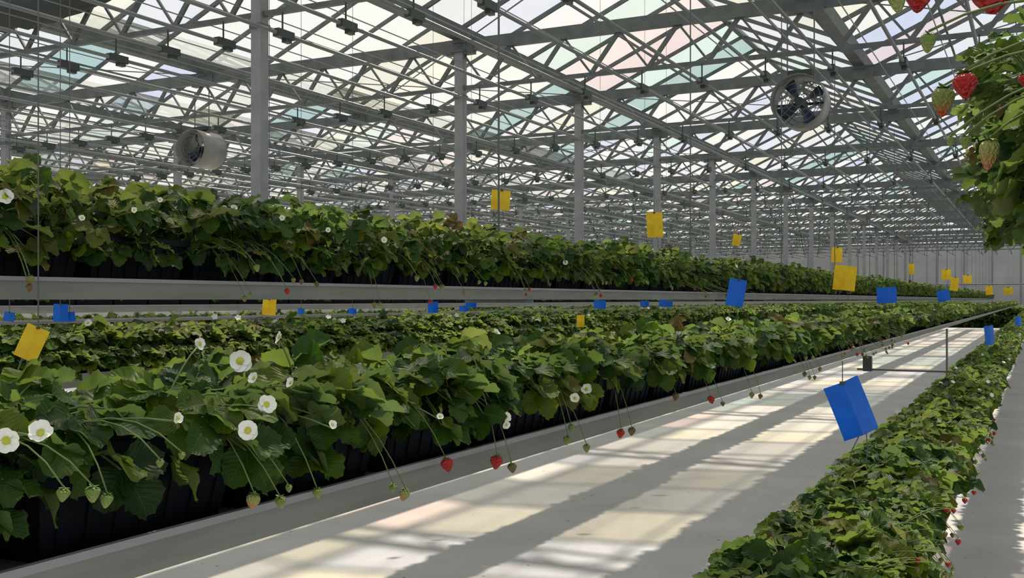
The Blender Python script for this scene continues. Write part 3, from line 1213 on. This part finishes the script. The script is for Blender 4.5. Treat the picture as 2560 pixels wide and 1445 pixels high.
for px, py, r, kind, X in ((2366, 1268, 8, 'red', -.10), (2384, 1272, 6, 'red', -.10), (2412, 1245, 7, 'red', -.10), (2290, 1328, 8, 'green', -.13),
                           (2362, 1330, 7, 'brown', -.12), (2357, 1352, 6, 'brown', -.12), (2296, 1395, 7, 'red', -.13),
                           (2330, 1408, 9, 'green', -.12), (2292, 1420, 6, 'brown', -.13), (2312, 1385, 7, 'brown', -.13)):
    X = -(2594 - px) / (py - HY) * 0.53 * CT
    p = at(px, py, X)
    # keep the hanging fruit at its height just under the foliage of the lowest row
    pl = nearest('B', p)
    add_berry(pl, p, px_size(p, r), kind)
    add_stalk(pl, (pl.location.x + .03, pl.location.y, B.top), p, 0.001, up=.03)

# ---- top right: leaves and fruit of the high row right above the camera
HB = [(2479, -52, 56, 'red', -.035, .8), (2300, -42, 36, 'red', -.085, 1.0), (2240, -30, 26, 'green', -.10, 1.25), (2322, 84, 21, 'green', -.08, 1.1),
      (2411, 186, 31, 'red', -.06, 1.0), (2360, 222, 30, 'half', -.08, 1.15), (2378, 342, 12, 'green', -.08, 1.0), (2414, 340, 16, 'green', -.07, 1.0),
      (2476, 350, 26, 'pink', -.05, 1.4), (2500, 498, 13, 'half', -.045, 1.1), (2553, 480, 15, 'red', -.02, 1.2), (2558, 185, 14, 'red', -.012, 1.2),
      (1, 1, 0, '', 0, 0)]
lbl = {0: 'large dark red berry hanging at the top edge'}
for i, (px, py, r, kind, X, lg) in enumerate(HB):
    if not kind:
        continue
    p = at(px, py, X)
    pl = nearest('H', p)
    rad = px_size(p, r)
    add_berry(pl, p, rad, kind, lg, (random.uniform(-.2, .2), random.uniform(-.2, .2), 0))
    add_stalk(pl, (0.06, p.y + 0.06, H.top + 0.05), p + Vector((0, 0, rad * 0.3)), 0.0012, up=0.03)

# ------------------------------------------------------------------ sticky cards
def card(px, py, wpx, hpx, X, color, label, roll=0.0, yaw=0.0, legs=0, wire_up=0.0, fold=0.25, name='sticky_card', group=None):
    p = at(px, py, X)
    wd, hg = px_size(p, wpx), px_size(p, hpx)
    c = thing(name, label, 'card', p, group or ('%s sticky cards' % color), (0, 0, TH + yaw))
    mat = YEL if color == 'yellow' else BLU
    rot = Matrix.Rotation(roll, 3, 'Y')
    mb = MB()
    ca, sa = math.cos(fold), math.sin(fold)
    h = hg / 2
    t = 0.0012
    w2 = wd / 2 / ca
    prof = [(-w2 * ca, w2 * sa), (0, 0), (w2 * ca, w2 * sa), (w2 * ca, w2 * sa + t), (0, t * 1.2), (-w2 * ca, w2 * sa + t)]
    rows = 5
    vs = []
    for i in range(rows + 1):
        z = -h + 2 * h * i / rows
        bow = 0.03 * wd * math.sin(math.pi * i / rows)
        for (x, y) in prof:
            vs.append(rot @ Vector((x, y - bow, z)))
    fs = []
    n = 6
    for i in range(rows):
        for j in range(n):
            fs.append((i * n + j, i * n + (j + 1) % n, (i + 1) * n + (j + 1) % n, (i + 1) * n + j))
    fs += [(0, 5, 4, 1), (1, 4, 3, 2), (rows * n, rows * n + 1, rows * n + 4, rows * n + 5),
           (rows * n + 1, rows * n + 2, rows * n + 3, rows * n + 4)]
    mb.add(vs, fs)
    mb.build('sheet', mat, c)
    if legs:
        L_ = px_size(p, legs)
        for s in (-1, 1):
            a = rot @ Vector((s * wd * 0.10, 0.002, -h * 0.96))
            b_ = a + Vector((s * wd * 0.16 - 0.15 * L_, 0.01, -L_))
            MB().tube([a, (a + b_) / 2 + Vector((0.004 * s, 0, 0)), b_], 0.0016, 5).build('wire_leg', WIRE, c)
    if wire_up:
        a = rot @ Vector((0, 0, h * 0.97))
        U_ = px_size(p, wire_up) if wire_up > 0 else PIPE_Z - p.z - a.z
        MB().tube([a, a + Vector((0, 0, U_))], 0.0014, 5).build('wire', WIRE, c)
        MB().box(tuple(a + Vector((0, 0, 0.0))), (wd * 0.14, 0.006, wd * 0.10)).build('clip', DARK, c)
    return c


card(2132, 1022, 92, 142, -0.46, 'blue', 'large blue sticky card tilted on wire legs above the lowest right row', R(-22), 0.0, 75, 55, 0.30)
card(78, 858, 58, 86, -1.75, 'yellow', 'yellow sticky card tilted at the left edge behind the near low row', R(24), 0.1, 80, -1, 0.1)
card(1253, 500, 48, 50, -2.20, 'yellow', 'yellow sticky card above the high row, leftmost of those against the roof', R(4), 0.2, 30, 80, 0.35)
card(1637, 562, 40, 62, -2.15, 'yellow', 'yellow sticky card above the high row, nearly square on, right of the column line start', R(-3), -0.1, 30, 60, 0.2)
card(1843, 600, 22, 30, -2.15, 'yellow', 'small yellow sticky card over the high row beyond the second hanging one', R(12), 0.2, 24, 10, 0.3)
card(2093, 637, 27, 38, -2.10, 'yellow', 'small yellow sticky card hanging just above the big yellow one', R(3), 0, 20, 30, 0.25)
card(2114, 695, 54, 62, -1.12, 'yellow', 'large yellow folded sticky card with orange side over the near low row', R(6), -0.15, 25, 0, 0.45)
card(672, 768, 34, 40, -2.80, 'yellow', 'yellow sticky card just below the high row gutter beside the large column', R(4), 0, 0, -1, 0.25)
card(1452, 803, 20, 30, -1.20, 'yellow', 'small yellow sticky card among leaves of the near low row', R(0), 0.2, 16, 0, 0.2)
card(1842, 732, 44, 68, -1.15, 'blue', 'narrow blue sticky card leaning over the near low row below the high gutter', R(10), 0.0, 40, 30, 0.3)
card(2218, 738, 50, 40, -1.10, 'blue', 'wide blue sticky card right of the big yellow one', R(-2), 0.0, 30, 0, 0.15)
card(2360, 739, 32, 28, -1.10, 'blue', 'blue sticky card right of the wide blue one, far down the near row', R(-14), 0.0, 20, 0, 0.2)
card(2475, 838, 28, 48, -0.42, 'blue', 'blue sticky card standing over the lowest row where the aisle narrows', R(-6), 0.3, 20, 0, 0.2)
card(2547, 803, 20, 22, -0.30, 'blue', 'blue sticky card at the right edge of the photo at the aisle end', R(0), 0.3, 12, 0, 0.2)
card(150, 782, 36, 44, -2.80, 'blue', 'larger blue sticky card under the high gutter near the left edge', R(2), 0.1, 0, -1, 0.3)
card(176, 792, 22, 24, -2.80, 'blue', 'small blue sticky card touching the larger blue one near the left edge', R(-8), 0.3, 0, -1, 0.2)
card(22, 792, 26, 24, -2.80, 'blue', 'blue sticky card at the left edge under the high gutter', R(8), 0.1, 0, -1, 0.2)
for (px, py, wp, hp, X, lb) in (
        (752, 779, 18, 16, -3.55, 'small blue sticky card right of the yellow one under the high gutter'),
        (881, 778, 20, 14, -3.55, 'small flat looking blue sticky card second right of the large column'),
        (1083, 768, 26, 28, -3.55, 'blue sticky card under the high gutter below the second column'),
        (1160, 772, 24, 14, -3.55, 'low blue sticky card of the pair right of the second column'),
        (1178, 760, 28, 16, -3.55, 'upper blue sticky card of the pair right of the second column'),
        (1500, 761, 30, 22, -2.8, 'blue sticky card under the high gutter right of the third column'),
        (1612, 759, 22, 14, -2.8, 'faint blue sticky card under the high gutter, left of a brighter one'),
        (1665, 756, 34, 22, -2.8, 'bright wide blue sticky card under the high gutter end')):
    card(px, py, wp, hp, X, 'blue', lb, R(random.uniform(-10, 10)), random.uniform(-.2, .3), 0, -1, 0.2)
for (px, py, wp, hp, X, lb) in (
        (2280, 672, 16, 26, -2.05, 'thin pale yellow sticky card over the far high row, first past the big one'),
        (2367, 686, 24, 26, -1.30, 'far yellow sticky card highest of the distant cluster'),
        (2388, 710, 24, 34, -1.30, 'far yellow sticky card just right of the far blue one'),
        (2420, 698, 22, 20, -1.30, 'dim far yellow sticky card in the middle of the distant cluster'),
        (2474, 726, 18, 22, -0.55, 'far yellow sticky card left of the pair at the right edge'),
        (2522, 727, 24, 18, -0.55, 'bright far yellow sticky card at the right edge above the lowest row')):
    card(px, py, wp, hp, X, 'yellow', lb, R(random.uniform(-10, 10)), random.uniform(-.2, .3), 14, -1, 0.3)

# ------------------------------------------------------------------ support between the two aisle rows
pa, pb = at(2138, 912, -0.90), at(2384, 916, -0.47)
yb = (pa.y + pb.y) / 2
s = thing('cross_support', 'thin dark cross bar with upright joining the near low row and the lowest row', 'support', (pb.x, yb, pb.z))
MB().tube([(-0.50, 0, 0.0), (0.05, 0, 0)], 0.006, 6).build('cross_bar', WIRE, s)
MB().tube([(0, 0, -0.03), (0, 0, 0.25)], 0.006, 8).build('upright', STEEL, s)
MB().box((-0.44, 0, 0.035), (0.05, 0.04, 0.09)).build('clamp_block', DARK, s)

# dark shade screen gathered under the first girder at the top left
scr = thing('folded_screen', 'dark gathered shade screen bundled under the roof in the top left corner', 'screen', (-10.0, 8.02, 0))
pts_, rr_ = [], []
for k in range(15):
    pts_.append((-1.45 + k * 0.207, -0.20 + 0.02 * math.sin(k * 1.7), EYE + 3.25 - 0.05 * math.sin(math.pi * k / 14) + 0.012 * math.sin(k * 2.3)))
    rr_.append((0.07 + 0.12 * math.sin(math.pi * k / 14)) * (1 + 0.10 * math.sin(k * 2.9)))
MB().tube(pts_, rr_, 10).build('cloth', bsdf('dark green grey screen cloth', (0.035, 0.045, 0.042), 0.8), scr, True)
for k in (3, 7, 11):
    MB().tube([pts_[k], (pts_[k][0], 0, CHORD_T + 0.02)], 0.006, 5).build('strap', WIRE, scr)

# ------------------------------------------------------------------ circulation fans
def fan(cx, cy, cz, rad, length, label, rotz):
    f = thing('circulation_fan', label, 'fan', (cx, cy, cz), 'circulation fans under the roof', (0, 0, rotz))
    n = 28
    mb = MB()
    prof = [(-length / 2, rad), (length / 2, rad), (length / 2, rad * .97), (-length / 2, rad * .97), (-length / 2, rad)]
    vs, fs = [], []
    for (yy, r) in prof[:4]:
        for j in range(n):
            q = 2 * math.pi * j / n
            vs.append((r * math.cos(q), yy, r * math.sin(q)))
    for i in range(4):
        for j in range(n):
            k = (i + 1) % 4
            fs.append((i * n + j, i * n + (j + 1) % n, k * n + (j + 1) % n, k * n + j))
    mb.add(vs, fs)
    mb.build('drum', bsdf('fan drum metal', (0.24, 0.24, 0.23), 0.4, 0.2), f, True)
    for yy in (-length / 2 - .01, length / 2 + .01):
        mb = MB()
        for rr in (0.25, 0.45, 0.65, 0.85, 1.0):
            ring = [(rad * rr * math.cos(2 * math.pi * j / 24), yy, rad * rr * math.sin(2 * math.pi * j / 24)) for j in range(25)]
            mb.tube(ring, 0.0035, 4, cap=False)
        for j in range(8):
            q = 2 * math.pi * j / 8
            mb.tube([(rad * .2 * math.cos(q), yy, rad * .2 * math.sin(q)), (rad * math.cos(q), yy, rad * math.sin(q))], 0.0035, 4)
        mb.build('guard', STEEL, f)
    blade = bsdf('dark blue grey fan blade', (0.05, 0.07, 0.12), 0.4)
    for k in range(4):
        q0 = k * math.pi / 2 + 0.5
        vs = []
        for i in range(5):
            r = rad * (0.16 + 0.74 * i / 4)
            wd = 0.38 - 0.06 * i / 4 * 2
            for s_ in (-1, -.3, .3, 1):
                q = q0 + s_ * wd
                vs.append((r * math.cos(q), s_ * 0.05 * (1.2 - 0.5 * i / 4), r * math.sin(q)))
        fs = [(i * 4 + j, i * 4 + j + 1, i * 4 + j + 5, i * 4 + j + 4) for i in range(4) for j in range(3)]
        o = MB().add(vs, fs).build('blade', blade, f, True)
        m_ = o.modifiers.new('thickness', 'SOLIDIFY')
        m_.thickness = 0.006
    mt = MB()
    vs, fs = [], []
    for (yy, r) in ((-0.09, 0.0), (-0.09, rad * .17), (0.12, rad * .20), (0.14, 0.0)):
        for j in range(14):
            q = 2 * math.pi * j / 14
            vs.append((r * math.cos(q), yy, r * math.sin(q)))
    for i in range(3):
        for j in range(14):
            fs.append((i * 14 + j, i * 14 + (j + 1) % 14, (i + 1) * 14 + (j + 1) % 14, (i + 1) * 14 + j))
    mt.add(vs, fs).box((0, 0.1, 0), (rad * 1.9, 0.02, 0.025)).build('motor', DARK, f)
    top = CHORD_B - cz
    for s_ in (-1, 1):
        MB().tube([(s_ * rad * .5, 0, rad * .86), (s_ * rad * .5, 0, top)], 0.007, 6).build('hanger_rod', STEEL, f)
    MB().box((0, 0, rad + .03), (rad * 0.9, 0.10, 0.05)).build('bracket', DARK, f)
    return f


fan(-2.04, 10.2, EYE + 1.90, 0.255, 0.30, 'round circulation fan with dark blades hanging at upper right', 0.0)
fan(-10.05, 10.6, EYE + 2.02, 0.25, 0.42, 'drum shaped circulation fan hanging left of the large column', 0.0)

# ------------------------------------------------------------------ cross bed at the far end of the aisle
cb = thing('end_bench', 'dark planted bench closing the far end of the rows', 'bench', (0, 0, 0))
MB().box(((XL + XR) / 2, 61.3, 0.45), (XR - XL - 2, 0.5, 0.9)).build('body', POT, cb)
spots = []
x = XL + 2
while x < 6:
    for k in range(3):
        spots.append((x + rng.uniform(-.1, .1), 60.9 + rng.uniform(-.1, .1), 0.1 + 0.42 * k, rng.uniform(0, 6.28), 3.2))
    x += 0.35
bake('end_foliage', spots, FARM, 'distant green foliage on the bench at the far end of the rows', 'foliage')
print('objects', len(bpy.data.objects), 'tris', sum(len(m.polygons) for m in bpy.data.meshes) * 2)
